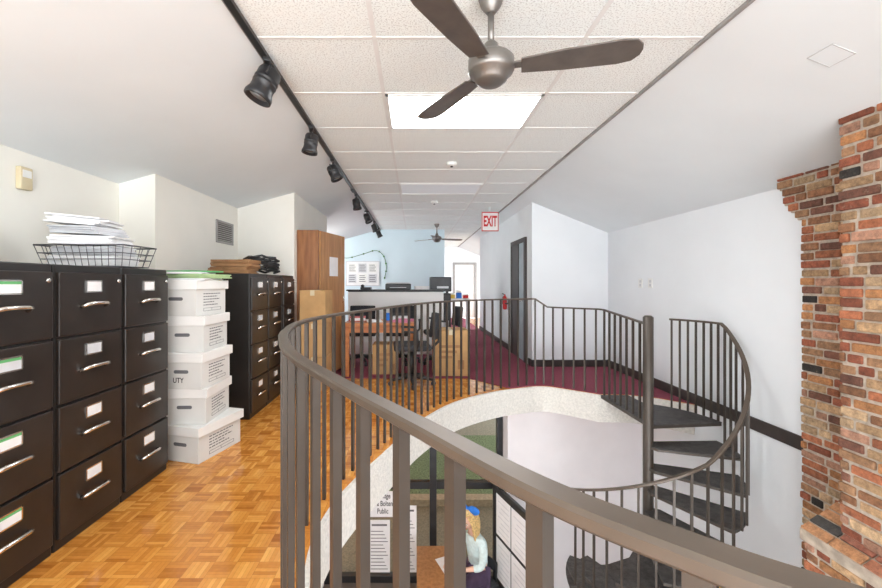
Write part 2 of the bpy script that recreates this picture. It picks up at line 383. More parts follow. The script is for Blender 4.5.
# ------------------------------------------------------------------ spiral stair
sx, sy, sr = 2.04, 3.50, .675
t = thing('spiral_staircase', 'dark steel spiral staircase winding down beside the brick chimney', 'staircase', (sx,sy,LOW))
Z = -LOW
MB().lathe([(.042,0),(.042,Z+.93),(.026,Z+.945)], seg=20).build('center_pole', MT['rail'], t)
MB().lathe([(.12,0),(.12,.012),(.06,.02)], seg=20).build('base_plate', MT['rail'], t)
def wedge(a0, a1, z, name):
    n = max(5, int((a0-a1)/6))
    ri = .095
    poly = [(ri*math.cos(R(a1-45)), ri*math.sin(R(a1-45))), (-.03*math.cos(R((a0+a1)/2)), -.03*math.sin(R((a0+a1)/2))), (ri*math.cos(R(a0+45)), ri*math.sin(R(a0+45)))]
    poly += [(sr*math.cos(R(a0+(a1-a0)*j/n)), sr*math.sin(R(a0+(a1-a0)*j/n))) for j in range(n+1)]
    MB().prism(poly, z-.008, z).prism([(x*.995,y*.995) for x,y in poly], z-.026, z-.008, mi=1).build(name, [MT['tread'], MT['rail']], t, .002)
arc = [(math.cos(R(a))*sr, math.sin(R(a))*sr) for a in range(3, 66, 4)]
lp = [(.0,-.04),(.05,-.03)] + arc + [(.30,.895),(.0,.895)]
MB().prism(lp, Z-.010, Z).prism([(x*.995,y*.995) for x,y in lp], Z-.035, Z-.010, mi=1).build('landing', [MT['tread'], MT['rail']], t, .002)
steps = []; a = 3; z = 0
for k in range(5): z -= .185; steps.append((a, a-22, z)); a -= 22
for k in range(7): z -= .13; steps.append((a, a-27, z)); a -= 27
zL = z
for k in range(4): z -= (2.75+zL)/5; steps.append((a, a-24, z)); a -= 24
for a0, a1, z in steps: wedge(a0+5, a1-5, Z+z, 'tread')
def tz(a):
    for a0, a1, z in steps:
        if a1 <= a <= a0: return z
    return 0
key = [(60,.87),(3,.87),(-87,-.05),(-149,-.40),(-178,-.56),(-200,-.66)]
aE = -184
def hz(a):
    for (a0,z0),(a1,z1) in zip(key[:-1], key[1:]):
        if a1 <= a <= a0: return Z + z0 + (z1-z0)*(a-a0)/(a1-a0)
    return Z + key[-1][1]
pts = [(sr*math.cos(R(a)), sr*math.sin(R(a)), hz(a)) for a in range(44, int(aE), -4)]
MB().band(pts, .032, .018).build('handrail', MT['railtop'], t)
a = 42.5
while a > aE+3:
    zb = Z + tz(a) - .025
    M = Matrix.Translation((sr*math.cos(R(a)), sr*math.sin(R(a)), 0)) @ Matrix.Rotation(R(a), 4, 'Z')
    MB().box(-.0075,.0075,-.0075,.0075, zb, hz(a)-.006, M=M).build('baluster', MT['rail'], t)
    a -= 6 if a > -9 else 9.5

# ------------------------------------------------------------------ brick chimney
t = thing('brick_chimney', 'tall tumbled multicolour brick chimney with a sloping shoulder at the right edge', 'chimney', (2.8,2.3,LOW))
pal = [(.25,.078,.043),(.33,.12,.06),(.24,.115,.06),(.41,.27,.155),(.39,.185,.08),(.30,.17,.095),(.42,.23,.16),(.45,.32,.20),(.16,.07,.048),(.028,.024,.022)]
wts = [5,6,5,4,6,5,4,2.5,3.5,1.0]
def brickwork(xf, y0, y1f, z0, z1, name, back):
    mb = MB(); z = z0; i = 0; ct = .060
    while z < z1 - .02:
        ya, yb = y0, y1f(z)
        mb.box(xf+.008, back, ya, yb-.012, z-.012, min(z+ct, z1), mi=1)
        y = ya - (.08 if i % 2 else 0) + random.uniform(-.03, .03)
        while y < yb - .02:
            L = random.choice((.17,.18,.16,.085,.17)); e = min(y+L, yb+random.uniform(-.005,.005))
            if yb - e < .04: e = yb+random.uniform(-.005,.005)
            s_ = max(y, ya)
            if e - s_ > .02:
                j = random.uniform(-.008,.005); c = random.choices(pal, wts)[0]; f = random.uniform(.75,1.3)
                zj = random.uniform(-.004,.004); zk = random.uniform(-.003,.003)
                mb.box(xf+j, back, s_+.006, e-.006, z+.004+zj, min(z+ct-.008+zj+zk, z1), mi=0, col=tuple(q*f for q in c))
            y = e + .003
        z += ct; i += 1
    return mb.build(name, [MT['brick'], MT['mortar']], t, .007, loc=(-2.8,-2.3,-LOW), seg=2)
brickwork(2.38, .9, lambda z: 2.25, -.17, H+.93, 'near_pier', 2.82)
def yf(z):
    d = z - H
    return 3.02 if d > .66 else 2.98 if d > .58 else 2.93 if d > .5 else 2.88 if d > .42 else 2.836
brickwork(2.73, 2.2, yf, LOW, H+.80, 'far_pier', 2.828)
brickwork(2.315, 1.0, lambda z: 2.385, LOW, -.25, 'lower_base', 2.80)
sh = MB(); XA, ZA, XB, ZB_ = 2.305, -.235, 2.60, -.04; ye = 2.40
pr = []
for y in (.95, ye): pr += [(XA,y,-.30),(XA,y,ZA),(XB,y,ZB_),(2.80,y,ZB_),(2.80,y,-.30)]
fs = [(j, (j+1)%5, 5+(j+1)%5, 5+j) for j in range(5)] + [(4,3,2,1,0), (5,6,7,8,9)]
sh.add(pr, fs, mi=1)
sl_ = Vector((XB-XA,0,ZB_-ZA)); SL = sl_.length; ta = sl_.normalized(); tn = Vector((-ta.z,0,ta.x))
for i in range(5):
    y = .96 + (.08 if i % 2 else 0)
    while y < ye-.03:
        L = random.choice((.17,.085,.17)); e = min(y+L, ye); c = random.choices(pal, wts)[0]
        o = Vector((XA,0,ZA)) + ta*(.004+.068*i); vs = []
        for hgt in (0, .012+random.uniform(-.004,.004)):
            for (k, yy) in ((0,y+.005),(.060,y+.005),(.060,e-.005),(0,e-.005)):
                p = o + ta*k + tn*hgt; vs.append((p.x, yy, p.z))
        sh.add(vs, [(0,3,2,1),(4,5,6,7),(0,1,5,4),(1,2,6,5),(2,3,7,6),(3,0,4,7)], 0, False, tuple(q*1.1+.03 for q in c))
        y = e
sh.build('sloping_shoulder', [MT['brick'], MT['slate']], t, .004, loc=(-2.8,-2.3,-LOW), seg=1)

# ------------------------------------------------------------------ filing cabinets
def make_cabinet(label, group, w=.415, hgt=1.316, depth=.66, n=4):
    t = thing('filing_cabinet', label, 'filing cabinet', (0,0,0), 0, group)
    b = MB().box(-depth, -.012, -w/2+.002, w/2-.002, .0, hgt)
    b.build('body', MT['cab'], t, .006)
    z0, z1 = .045, hgt-.03; dh = (z1-z0)/n
    for k in range(n):
        a = z0+dh*k
        d = MB().box(-.02, .006, -w/2+.014, w/2-.014, a+.006, a+dh-.006).build('drawer', MT['cabf'], t, .005)
        zc = a+dh*.5
        h = MB(); zh = zc-.005
        h.path([(.005,-.075,zh-.012),(.030,-.066,zh),(.038,-.045,zh+.004),(.040,0,zh+.005),(.038,.045,zh+.004),(.030,.066,zh),(.005,.075,zh-.012)], [.011,.010,.009,.009,.009,.010,.011], 8)
        h.build('handle', MT['chrome'], d)
        f = MB(); zl = zc+.082
        for (y0,y1,za,zb) in ((-.05,.05,.024,.03),(-.05,.05,-.03,-.024),(-.05,-.044,-.03,.03),(.044,.05,-.03,.03)): f.box(.004,.0105,y0,y1,zl+za,zl+zb)
        f.build('label_holder', MT['chrome'], d)
        MB().box(.004,.0085,-.044,.044,zl-.024,zl+.024).build('label_card', MT['paper'] if (k+n) % 3 else MT['paper2'], d)
    lk = MB().lathe([(.010,0),(.010,.012),(.007,.014)], Matrix.Translation((.004,w/2-.045,hgt-.075)) @ Matrix.Rotation(PI/2,4,'Y'), 12)
    lk.build('lock', MT['chrome'], t)
    return t
G1 = 'black filing cabinets along the left wall'
c0 = make_cabinet('black four-drawer filing cabinet nearest the camera, cut by the left edge', G1)
c0.location = (-1.63, 1.603, 0)
for ch in c0.children:      # green-edged cards on the nearest one
    if ch.name.startswith('drawer'):
        z = sum(v.co.z for v in ch.data.vertices)/8
        MB().box(.004,.0088,-.044,.044,z+.082+.012,z+.082+.024).build('label_stripe', MT['green'], ch)
c1 = make_cabinet('black four-drawer filing cabinet second from the left edge, in front of the wire basket', G1); c1.location = (-1.63,2.022,0)
dup(c1, (-1.63,2.44,0), 0, 'black four-drawer filing cabinet standing directly left of the white storage box stack', G1)
dup(c1, (-1.475,3.80,0), 0, 'black filing cabinet just behind the white box stack, brown folders on top', G1)
dup(c1, (-1.475,4.217,0), 0, 'black filing cabinet under the tangle of black cable', G1)
dup(c1, (-1.46,4.634,0), 0, 'farthest black filing cabinet, next to the brown wardrobe', G1)

# ------------------------------------------------------------------ storage boxes
GB = 'white storage boxes stacked between the cabinets'
def make_bbox(label):
    t = thing('storage_box', label, 'box', (0,0,0), 0, GB)
    MB().box(-.146,.146,-.186,.186,0,.235).build('body', MT['boxw'], t, .003)
    MB().box(-.162,.162,-.202,.202,.185,.25).build('lid', MT['lidw'], t, .003)
    h = MB()
    M = Matrix.Translation((0,-.1865,.12)) @ Matrix.Rotation(PI/2,4,'X')
    h.prism([(-.04+.012*math.cos(a), .012*math.sin(a)) if math.cos(a) < 0 else (.04+.012*math.cos(a), .012*math.sin(a)) for a in [2*PI*(k+.5)/16 for k in range(16)]], -.0005, .001, M=M)
    h.build('hand_hole', MT['greyink'], t)
    p = MB()
    for k, (a,b) in enumerate([(-.10,.11),(-.10,.07),(-.10,.10),(-.10,.03),(-.10,.08)]):
        z = .15-.020*k; y = a
        while y < b:
            e = y+random.uniform(.012,.03); p.box(.1455,.147,y,min(e,b),z,z+.007); y = e+.007
    for q in ((-.10,.12,.03,.0325),(-.10,.12,.05,.0525),(-.10,-.0975,.03,.0525),(.1175,.12,.03,.0525),(.0,.0025,.03,.0525)): p.box(.1455,.147,*q)
    p.build('printed_panel', MT['greyink'], t)
    return t
bx = make_bbox('white lidded storage box lying askew on the floor at the bottom of the stack')
bx.location = (-1.56,2.95,0); bx.rotation_euler = (0,0,R(-15)); bx.scale = (1.05,1.12,1)
labs = ['white storage box second from the bottom of the stack', 'white storage box in the middle of the stack, handwriting on its near end',
        'white storage box second from the top of the stack', 'topmost white storage box, papers lying on it']
for k in range(4):
    q = dup(bx, (-1.61+[.01,.015,-.005,-.025][k], 2.94+[.01,-.01,.01,.0][k], .25*(k+1)), R([2,-3,2,-4][k]), labs[k], GB); q.scale = (1,1,1)
    if k == 1: text('handwriting', 'UTY', .05, MT['ink'], q, (-.02,-.1872,.06), (PI/2,0,0), .8, bold=.0005)

def sheaf(name, label, cat, loc, rotz, sz, m, group=None, lean=0, mess=.006):
    x,y,z = sz; b = MB(); nz = max(2, int(z/.010))
    for k in range(nz):
        M = Matrix.Translation((random.uniform(-mess,mess),random.uniform(-mess,mess),0)) @ Matrix.Rotation(random.uniform(-mess,mess)*6,4,'Z')
        b.box(-x/2,x/2,-y/2,y/2,z*k/nz,z*(k+.86)/nz, M=M)
    o = b.build(name, m, None, loc=loc, rot=(0,lean,rotz)); return tag(o, label, cat, group)
ZB = 1.25
sheaf('paper_sheaf','loose white papers on the topmost storage box','papers',(-1.62,2.93,ZB),.1,(.28,.34,.014),MT['paper'])
sheaf('file_folder','green file folder lying above papers on the topmost storage box','folder',(-1.59,2.95,ZB+.015),-.15,(.27,.35,.03),MT['folder'], mess=.012)
sheaf('file_folder','thin white folder on the green folder of the storage box pile','folder',(-1.63,2.9,ZB+.046),.2,(.25,.32,.012),MT['paper'])
sheaf('file_folder','small dark green folder at the very top of the storage box pile','folder',(-1.60,2.92,ZB+.059),-.3,(.22,.30,.010),MT['green'])
zt = 1.317
for k in range(4):
    sheaf('expanding_folder',['brown folder at the bottom of the folder pile on a black cabinet','second brown folder up in the pile behind the white boxes',
        'third brown folder up in the pile behind the white boxes','top brown folder in the pile behind the white boxes'][k],'folder',
        (-1.72+.01*k,3.80,zt+.033*k),[.05,-.08,.1,-.03][k],(.36,.26,.031),MT['kraft'],'brown folders on the far cabinet', mess=.012)
cb = MB(); pts = []
for k in range(120):
    a = k*.42; r = .125+.045*math.sin(k*1.7); pts.append((r*1.1*math.cos(a), r*math.sin(a), .016+.0013*k+.03*math.sin(k*.9)**2))
cb.path(pts, .012, 6)
tag(cb.build('cable_coil', MT['black'], loc=(-1.62,4.2,zt)), 'tangled coil of black cable on top of a filing cabinet', 'cable')

# wire basket + papers
t = thing('wire_basket', 'black wire tray basket full of papers on the filing cabinets', 'basket', (-1.915,2.42,1.318))
fr = MB()
def rect(a,b,z): return [(-a,-b,z),(a,-b,z),(a,b,z),(-a,b,z),(-a,-b,z)]
for z, a, b in ((.008,.225,.115),(.05,.235,.125),(.085,.245,.135),(.13,.255,.145)): fr.path(rect(a,b,z), .003 if z < .11 else .005, 6)
fr.build('rim_wires', MT['wirem'], t)
up = MB()
for k in range(13):
    x = -1+2*k/12
    up.path([(x*.255,-.145,.13),(x*.225,-.115,.006),(x*.225,.115,.006),(x*.255,.145,.13)], .0022, 5)
for k in range(5):
    y = -1+2*k/4
    up.path([(-.255,y*.145,.13),(-.225,y*.115,.006),(.225,y*.115,.006),(.255,y*.145,.13)], .0022, 5)
up.build('cross_wires', MT['wirem'], t)
zz = 1.332
for k, (dx,h,m,ro,sz,le,l) in enumerate([(-.02,.06,'paper',.02,(.40,.20),0,'bottom sheaf of white paper in the wire basket'),(-.02,.05,'paper2',-.05,(.36,.20),0,'greyish sheaf of paper second from bottom in the basket'),
        (-.04,.055,'paper',.10,(.34,.22),.02,'thick white sheaf third up in the wire basket'),(-.06,.045,'paper2',-.16,(.31,.22),.05,'fourth sheaf up in the wire basket, grey and untidy'),
        (-.08,.05,'paper',.18,(.28,.21),.08,'top white sheaf sticking out above the wire basket')]):
    sheaf('paper_sheaf', l, 'papers', (-1.915+dx,2.42,zz), ro, (*sz,h), MT[m], 'papers in the wire basket', lean=le, mess=.006+.003*k); zz += h+(.003 if k < 1 else .010)

# thermostat, vent, outlets
t = thing('thermostat', 'small beige wall control box above the nearest cabinets', 'thermostat', (-2.45,2.49,H+.58))
MB().box(0,.035,-.04,.04,0,.14).build('cover', MT['beige'], t, .006); MB().box(.034,.038,-.028,.028,.075,.12).build('dial_window', MT['plastic'], t)
t = thing('wall_vent', 'square grey louvred air vent on the cream wall', 'vent', (-2.15,4.51,H+.44))
f = MB(); f.box(0,.015,-.2,.2,0,.025); f.box(0,.015,-.2,.2,.225,.25); f.box(0,.015,-.2,-.175,.025,.225); f.box(0,.015,.175,.2,.025,.225)
f.build('frame', MT['ventg'], t, .003)
f = MB().box(0,.003,-.175,.175,.025,.225,mi=1)
for k in range(9): f.box(.002,.012,-.175,.175,.032+.022*k,.042+.022*k)
f.build('louvre', [MT['ventg'], MT['dark']], t)
for y, l in ((5.01,'white wall outlet plate on the right wall, the farther of two'),(4.80,'white wall outlet plate on the right wall, the nearer of two')):
    t = thing('outlet_plate', l, 'outlet', (2.83,y,H-.06)); MB().box(-.008,0,-.045,.045,0,.115).build('plate', MT['plastic'], t, .003)
    MB().box(-.011,-.007,-.016,.016,.02,.05).box(-.011,-.007,-.016,.016,.065,.095).build('socket', MT['paper2'], t)

# ------------------------------------------------------------------ ceiling fittings
for y0, m, l in ((2.674,'glow','large bright ceiling light panel beyond the near fan'),(5.086,'dim','second ceiling light panel, dull and barely glowing, farther down the ceiling')):
    t = thing('ceiling_light', l, 'ceiling light', (.335,y0+.3015,ZC), 0, 'ceiling light panels')
    f = MB(); a, b = .535, .292
    f.box(-a,a,-b,-b+.02,-.012,-.002); f.box(-a,a,b-.02,b,-.012,-.002); f.box(-a,-a+.02,-b,b,-.012,-.002); f.box(a-.02,a,-b,b,-.012,-.002)
    f.build('frame', MT['plastic'], t)
    MB().box(-a+.02,a-.02,-b+.02,b-.02,-.007,-.003).build('diffuser', MT[m], t)
def make_fan(label, loc, angs):
    t = thing('ceiling_fan', label, 'ceiling fan', loc, 0, 'ceiling fans')
    MB().lathe([(.055,0),(.055,-.012),(.045,-.045),(.022,-.075),(.018,-.08)]).build('canopy', MT['nickel'], t)
    MB().lathe([(.014,-.07),(.014,-.225)]).build('downrod', MT['nickel'], t)
    MB().lathe([(.016,-.2),(.03,-.215),(.034,-.24),(.05,-.255),(.085,-.27),(.10,-.285),(.102,-.33),(.095,-.345),(.075,-.355),(.07,-.375),(.05,-.39),(.01,-.395)], seg=28).build('motor', MT['nickel'], t)
    for a in angs:
        M = Matrix.Rotation(R(a),4,'Z') @ Matrix.Translation((0,0,-.325)) @ Matrix.Rotation(R(-9),4,'X')
        pl = [(.13,-.045),(.3,-.062),(.52,-.07),(.575,-.06),(.60,-.03),(.605,0),(.60,.03),(.575,.06),(.52,.07),(.3,.062),(.13,.045)]
        bl = MB().prism(pl, -.004, .004, M=M).build('blade', MT['bladem'], t, .002)
        MB().prism([(.085,-.018),(.15,-.02),(.21,-.032),(.23,0),(.21,.032),(.15,.02),(.085,.018)], .004, .012, M=M).build('bracket', MT['nickel'], bl)
    return t
make_fan('dark three-blade ceiling fan closest to the camera', (.336,1.77,ZC), (-15,118,237))
make_fan('small distant three-blade ceiling fan down the hall', (.47,8.6,ZC), (20,140,260))
t = thing('light_track', 'long black lighting track along the left edge of the tile ceiling', 'light track', (-.83,5.4,ZC))
MB().box(-.018,.018,-4.4,4.4,-.026,-.002).build('rail', MT['blackm'], t, .003)
MB().box(-.03,.03,-.08,.08,-.034,-.026).build('feed_box', MT['blackm'], t)
GT = 'black spotlights on the ceiling track'
def make_spot(label, loc, az, tilt, big):
    t = thing('track_spotlight', label, 'spotlight', loc, az, GT)
    MB().box(-.018,.018,-.05,.05,-.022,0).build('adapter', MT['blackm'], t, .003)
    MB().path([(0,0,-.02),(0,0,-.05)], .010, 8).build('stem', MT['blackm'], t)
    k = 1.15 if big else .95
    M = Matrix.Translation((0,0,-.105)) @ Matrix.Rotation(tilt,4,'Y')
    y = MB()
    y.path([tuple(M @ Vector(p)) for p in [(0,-.066*k,0),(0,-.066*k,.05),(0,0,.068),(0,.066*k,.05),(0,.066*k,0)]], .006, 6); y.build('yoke', MT['blackm'], t)
    c = MB().lathe([(r*k,z*k) for r,z in [(.02,.055),(.048,.05),(.055,.035),(.055,.0),(.058,-.002),(.058,-.01),(.055,-.012),(.055,-.02),(.058,-.022),(.058,-.03),(.055,-.032),(.056,-.065),(.066,-.09),(.066,-.108),(.058,-.11),(.05,-.085),(.01,-.075)]], M, 24)
    c = c.build('can', MT['black'], t)
    MB().lathe([(.045*k,-.087*k),(.045*k,-.09*k)], M, 20).build('lamp_face', MT['lens'], c)
for y, az, ti, big, l in ((2.24,R(20),R(24),True,'biggest black track spotlight, nearest the camera on the left'),(3.2,R(10),R(8),False,'second black track spotlight from the camera'),
    (4.05,R(180),R(25),False,'third black track spotlight from the camera'),(5.65,R(180),R(10),False,'fourth black track spotlight from the camera'),
    (6.9,R(150),R(25),False,'fifth black track spotlight from the camera'),(8.1,R(190),R(20),False,'sixth black track spotlight, second from the far end'),(9.1,R(190),R(25),False,'last black track spotlight at the far end')):
    make_spot(l, (-.83,y,ZC-.0265), az, ti, big)
for x,y,l in ((.385,4.2,'round smoke detector on ceiling beyond the first light panel'),(.30,6.2,'tiny round detector on ceiling past the second light panel')):
    t = thing('smoke_detector', l, 'smoke detector', (x,y,ZC-.004)); MB().lathe([(.055,0),(.055,-.02),(.045,-.035),(.01,-.038)]).build('housing', MT['plastic'], t)
    MB().lathe([(.014,-.036),(.014,-.05),(.005,-.052)], seg=10).build('sensor', MT['blackm'], t)
sl = math.atan(.403)
t = thing('access_panel', 'faint square access panel on the right sloped ceiling', 'access panel', (1.975,1.9,ZC-.403*(1.975-1.504))); t.rotation_euler = (0,sl,0)
f = MB(); a = .06
for q in ((-a,a,-a,-a+.004),(-a,a,a-.004,a),(-a,-a+.004,-a,a),(a-.004,a,-a,a)): f.box(*q,-.003,.001)
f.build('frame', MT['panelg'], t); MB().box(-a+.004,a-.004,-a+.004,a-.004,-.002,.001).build('cover', MT['slope'], t)
t = thing('exit_sign', 'white exit sign with red letters hanging from the ceiling', 'exit sign', (1.25,6.68,ZC))
MB().path([(0,0,0),(0,0,-.1)], .008, 8).build('stem', MT['plastic'], t)
MB().box(-.14,.14,-.025,.025,-.41,-.09).build('housing', MT['plastic'], t, .005)
f = MB(); f.box(-.14,.14,-.03,-.02,-.105,-.09); f.box(-.14,.14,-.03,-.02,-.41,-.395); f.box(-.14,-.128,-.03,-.02,-.41,-.09); f.box(.128,.14,-.03,-.02,-.41,-.09)
f.build('red_border', MT['red'], t)
text('letters', 'EXIT', .24, MT['red'], t, (0,-.0268,-.25), (PI/2,0,0), .46, bold=.008)
t = thing('fire_extinguisher', 'small red fire extinguisher hanging on the hallway wall by the door', 'fire extinguisher', (1.662,7.4,.74))
MB().lathe([(.015,0),(.035,.01),(.038,.03),(.038,.2),(.03,.23),(.015,.25),(.012,.28)]).build('cylinder', MT['red'], t)
MB().path([(0,0,.27),(-.05,0,.30)], .008, 6).path([(0,0,.26),(-.03,.04,.23),(-.035,.045,.1)], .006, 6).build('handle', MT['black'], t)
MB().box(-.01,.054,-.045,.045,.10,.125).build('bracket', MT['blackm'], t)

# ------------------------------------------------------------------ middle distance
t = thing('wardrobe', 'tall brown wooden wardrobe against the left wall, its near door ajar', 'wardrobe', (-1.314,5.66,.007))
MB().box(-.148,.12,-.71,.71,0,1.88).build('carcass', MT['wardrobe'], t, .005)
d = MB().box(0,.025,0,.69,.05,1.87).build('door', MT['tan'], t, .004, loc=(.123,-.70,0), rot=(0,0,R(-15)))
MB().path([(.025,.62,.95),(.05,.62,1.0),(.025,.62,1.05)], .006, 6).build('handle', MT['chrome'], d)
d = MB().box(.12,.145,.005,.70,.05,1.87).build('door', MT['tan'], t, .004)
MB().path([(.145,.62,.95),(.17,.62,1.0),(.145,.62,1.05)], .006, 6).build('handle', MT['chrome'], d)
tag(MB().box(0,.002,-.12,.12,0,.25).build('paper_notice', MT['paper'], loc=(-1.0745,5.292,1.32), rot=(0,0,R(-15))), 'white paper notice taped to the open wardrobe door', 'notice')
GC = 'brown cartons stacked in front of the wardrobe'
def make_carton(name, label, group, w, d, h, band=False):
    t = thing(name, label, 'cardboard box', (0,0,0), 0, group)
    MB().box(-w/2,w/2,-d/2,d/2,0,h).build('body', MT['carton'], t, .004)
    MB().box(-.025,.025,-d/2-.001,d/2+.001,h-.06,h+.0012).build('tape', MT['beige'], t)
    if band:
        p = MB()
        for k in range(3): p.box(-w*.35,w*.3-.06*k,-d/2-.002,-d/2,h*.62-k*.07,h*.62-k*.07+.035)
        p.box(w*.2,w*.38,-d/2-.002,-d/2,h*.15,h*.35); p.build('printed_marks', MT['kraft'], t)
    return t
k0 = make_carton('carton','brown carton on the floor beneath two others by the wardrobe',GC,.3,.3,.38); k0.location = (-1.16,4.72,0)
dup(k0,(-1.17,4.72,.383),R(3),'middle brown carton of the three by the wardrobe',GC)
dup(k0,(-1.16,4.71,.766),R(-4),'top brown carton of the three by the wardrobe',GC)
k1 = make_carton('carton','large brown carton on the carpet right of the wooden table','large cartons beside the table',.46,.4,.60,True); k1.location = (.47,5.45,.007)
k2 = make_carton('carton','brown carton under the wooden table','large cartons beside the table',.34,.3,.40,True); k2.location = (-.40,5.5,.007)

t = thing('wooden_table', 'reddish-brown wooden table behind the curved railing', 'table', (-.47,5.5,.007))
MB().box(-.47,.47,-.3,.3,.66,.70).build('tabletop', MT['tablew'], t, .006)
MB().box(-.42,.42,-.255,-.235,.57,.66).box(-.42,.42,.235,.255,.57,.66).box(-.42,-.40,-.235,.235,.57,.66).box(.40,.42,-.235,.235,.57,.66).build('apron', MT['tablew'], t)
for x in (-.42,.42):
    for y in (-.25,.25): MB().box(x-.028,x+.028,y-.028,y+.028,0,.66).build('leg', MT['tablew'], t, .004)
sheaf('paper_sheaf','white papers lying on the wooden table','papers',(-.56,5.43,.708),.2,(.20,.26,.02),MT['paper'])
sheaf('paper_sheaf','pinkish papers on the right half of the wooden table','papers',(-.16,5.42,.708),-.3,(.22,.28,.03),MT['pink'])
tag(MB().lathe([(.035,0),(.038,.005),(.038,.10),(.034,.10),(.033,.02),(.01,.015)]).build('pen_cup', MT['bluep'], loc=(-.38,5.6,.708)), 'small blue pen cup on the wooden table', 'cup')
q = thing('ring_binder', 'red ring binder lying on the left end of the wooden table', 'binder', (-.80,5.60,.708), .12)
MB().box(-.11,.11,-.14,.14,0,.006).box(-.11,.11,-.14,.14,.044,.05).box(-.11,-.104,-.14,.14,.006,.044).build('cover', MT['red'], q, .002); MB().box(-.10,.105,-.135,.135,.007,.043).build('pages', MT['paper'], q)
q = thing('desk_tray', 'black letter tray with papers at the back of the wooden table', 'tray', (-.20,5.68,.708))
MB().box(-.13,.13,-.09,.09,0,.006).box(-.13,-.124,-.09,.09,.006,.09).box(.124,.13,-.09,.09,.006,.09).box(-.124,.124,.084,.09,.006,.09).build('tray', MT['black'], q)
MB().box(-.11,.11,-.085,.08,.008,.05).build('papers', MT['paper'], q)
GH = 'black office chairs around the table'
def make_chair(label):
    t = thing('office_chair', label, 'chair', (0,0,0), 0, GH)
    MB().box(-.23,.23,-.22,.22,.43,.50).build('seat', MT['fabric'], t, .03, seg=3)
    b = MB()
    vs = []; fs = []
    for i in range(7):
        u = -1+2*i/6
        for (dy, z) in ((.27-.05*u*u,.56),(.31-.05*u*u,.86),(.35-.05*u*u,.86),(.32-.05*u*u,.56)): vs.append((u*.2,dy,z))
    for i in range(6):
        for j in range(4): fs.append((i*4+j,i*4+(j+1)%4,(i+1)*4+(j+1)%4,(i+1)*4+j))
    fs += [(0,1,2,3),(24,25,26,27)]
    b.add(vs,fs).build('backrest', MT['fabric'], t, .015)
    MB().path([(0,.05,.43),(0,.25,.44),(0,.33,.52),(0,.34,.66)], .018, 8).build('back_bar', MT['blackm'], t)
    MB().lathe([(.028,.10),(.028,.44)], seg=14).build('gas_post', MT['blackm'], t)
    b = MB()
    for k in range(5):
        a = 2*PI*k/5; b.path([(0,0,.11),(.27*math.cos(a),.27*math.sin(a),.07)], [.03,.017], 8)
    b.build('star_base', MT['black'], t)
    for k in range(5):
        a = 2*PI*k/5
        MB().lathe([(.028,-.02),(.03,0),(.028,.02)], Matrix.Translation((.27*math.cos(a),.27*math.sin(a),.03)) @ Matrix.Rotation(a,4,'Z') @ Matrix.Rotation(PI/2,4,'X'), 12).build('caster', MT['black'], t)
    for s in (-1,1): MB().path([(s*.22,.05,.46),(s*.27,.05,.52),(s*.27,.05,.66),(s*.27,-.12,.67)], .016, 8).build('armrest', MT['black'], t)
    return t
ch = make_chair('black office chair behind the large carton, to the right of the table'); ch.location = (.38,6.08,.007); ch.rotation_euler = (0,0,R(-80))
dup(ch,(-.82,6.12,.007),R(3),'black office chair on the far side of the table, the left one',GH)
dup(ch,(-.20,6.13,.007),R(-3),'black office chair on the far side of the table, right of another chair',GH)
dup(ch,(-.04,4.86,.0),R(-86),'black office chair seen side on in front of the table corner, nearest the railing',GH)

t = thing('reception_counter', 'white half-height reception counter with a black top', 'counter', (-.35,6.95,.007))
MB().box(-.80,.84,-.08,.08,0,1.07).build('panel', MT['bright'], t); MB().box(-.83,.87,-.10,.15,1.085,1.11).box(-.80,.84,-.08,.08,1.07,1.086).build('countertop', MT['black'], t, .004)
t = thing('printer', 'black and grey desktop printer on the reception counter', 'printer', (-.29,6.97,1.118))
MB().box(-.22,.22,-.11,.11,0,.10).build('body', MT['black'], t, .012); MB().box(-.2,.2,-.105,.09,.10,.12).build('scanner_lid', MT['paper2'], t, .006)
MB().box(-.14,.14,-.15,-.10,.03,.04).build('output_tray', MT['paper2'], t)
t = thing('desk_telephone', 'small black telephone on the reception counter left of the printer', 'telephone', (-.85,6.95,1.118))
MB().box(-.09,.09,-.09,.09,0,.04).build('base', MT['black'], t, .008); MB().path([(-.06,-.08,.06),(-.06,0,.075),(-.06,.08,.06)], [.024,.014,.024], 8).build('handset', MT['black'], t)
sheaf('paper_sheaf','short pile of white paper on the reception counter right of the printer','papers',(.12,6.95,1.118),.1,(.24,.18,.06),MT['paper'])
t = thing('copier', 'tall black office copier right of the reception counter', 'copier', (.47,7.9,.007))
MB().box(-.17,.22,-.22,.22,0,1.02).build('body', MT['black'], t, .012); MB().box(-.18,.23,-.23,.2,1.06,1.34).build('scanner_head', MT['blackm'], t, .015)
MB().box(-.15,-.10,.12,.2,1.0,1.08).box(.15,.2,.12,.2,1.0,1.08).build('neck', MT['black'], t); MB().box(-.13,.18,-.225,-.215,.3,.5).build('paper_tray', MT['paper2'], t, .003)
MB().box(-.05,.17,-.26,-.22,1.12,1.16).build('control_panel', MT['lens'], t)
t = thing('notice_board', 'white notice board on the pale blue far wall', 'notice board', (-1.22,9.49,1.18))
MB().box(-.40,.36,-.015,0,0,.55).build('board', MT['paper'], t)
f = MB(); f.box(-.42,.38,-.02,0,-.02,0); f.box(-.42,.38,-.02,0,.55,.57); f.box(-.42,-.40,-.02,0,0,.55); f.box(.36,.38,-.02,0,0,.55); f.build('frame', MT['paper2'], t)
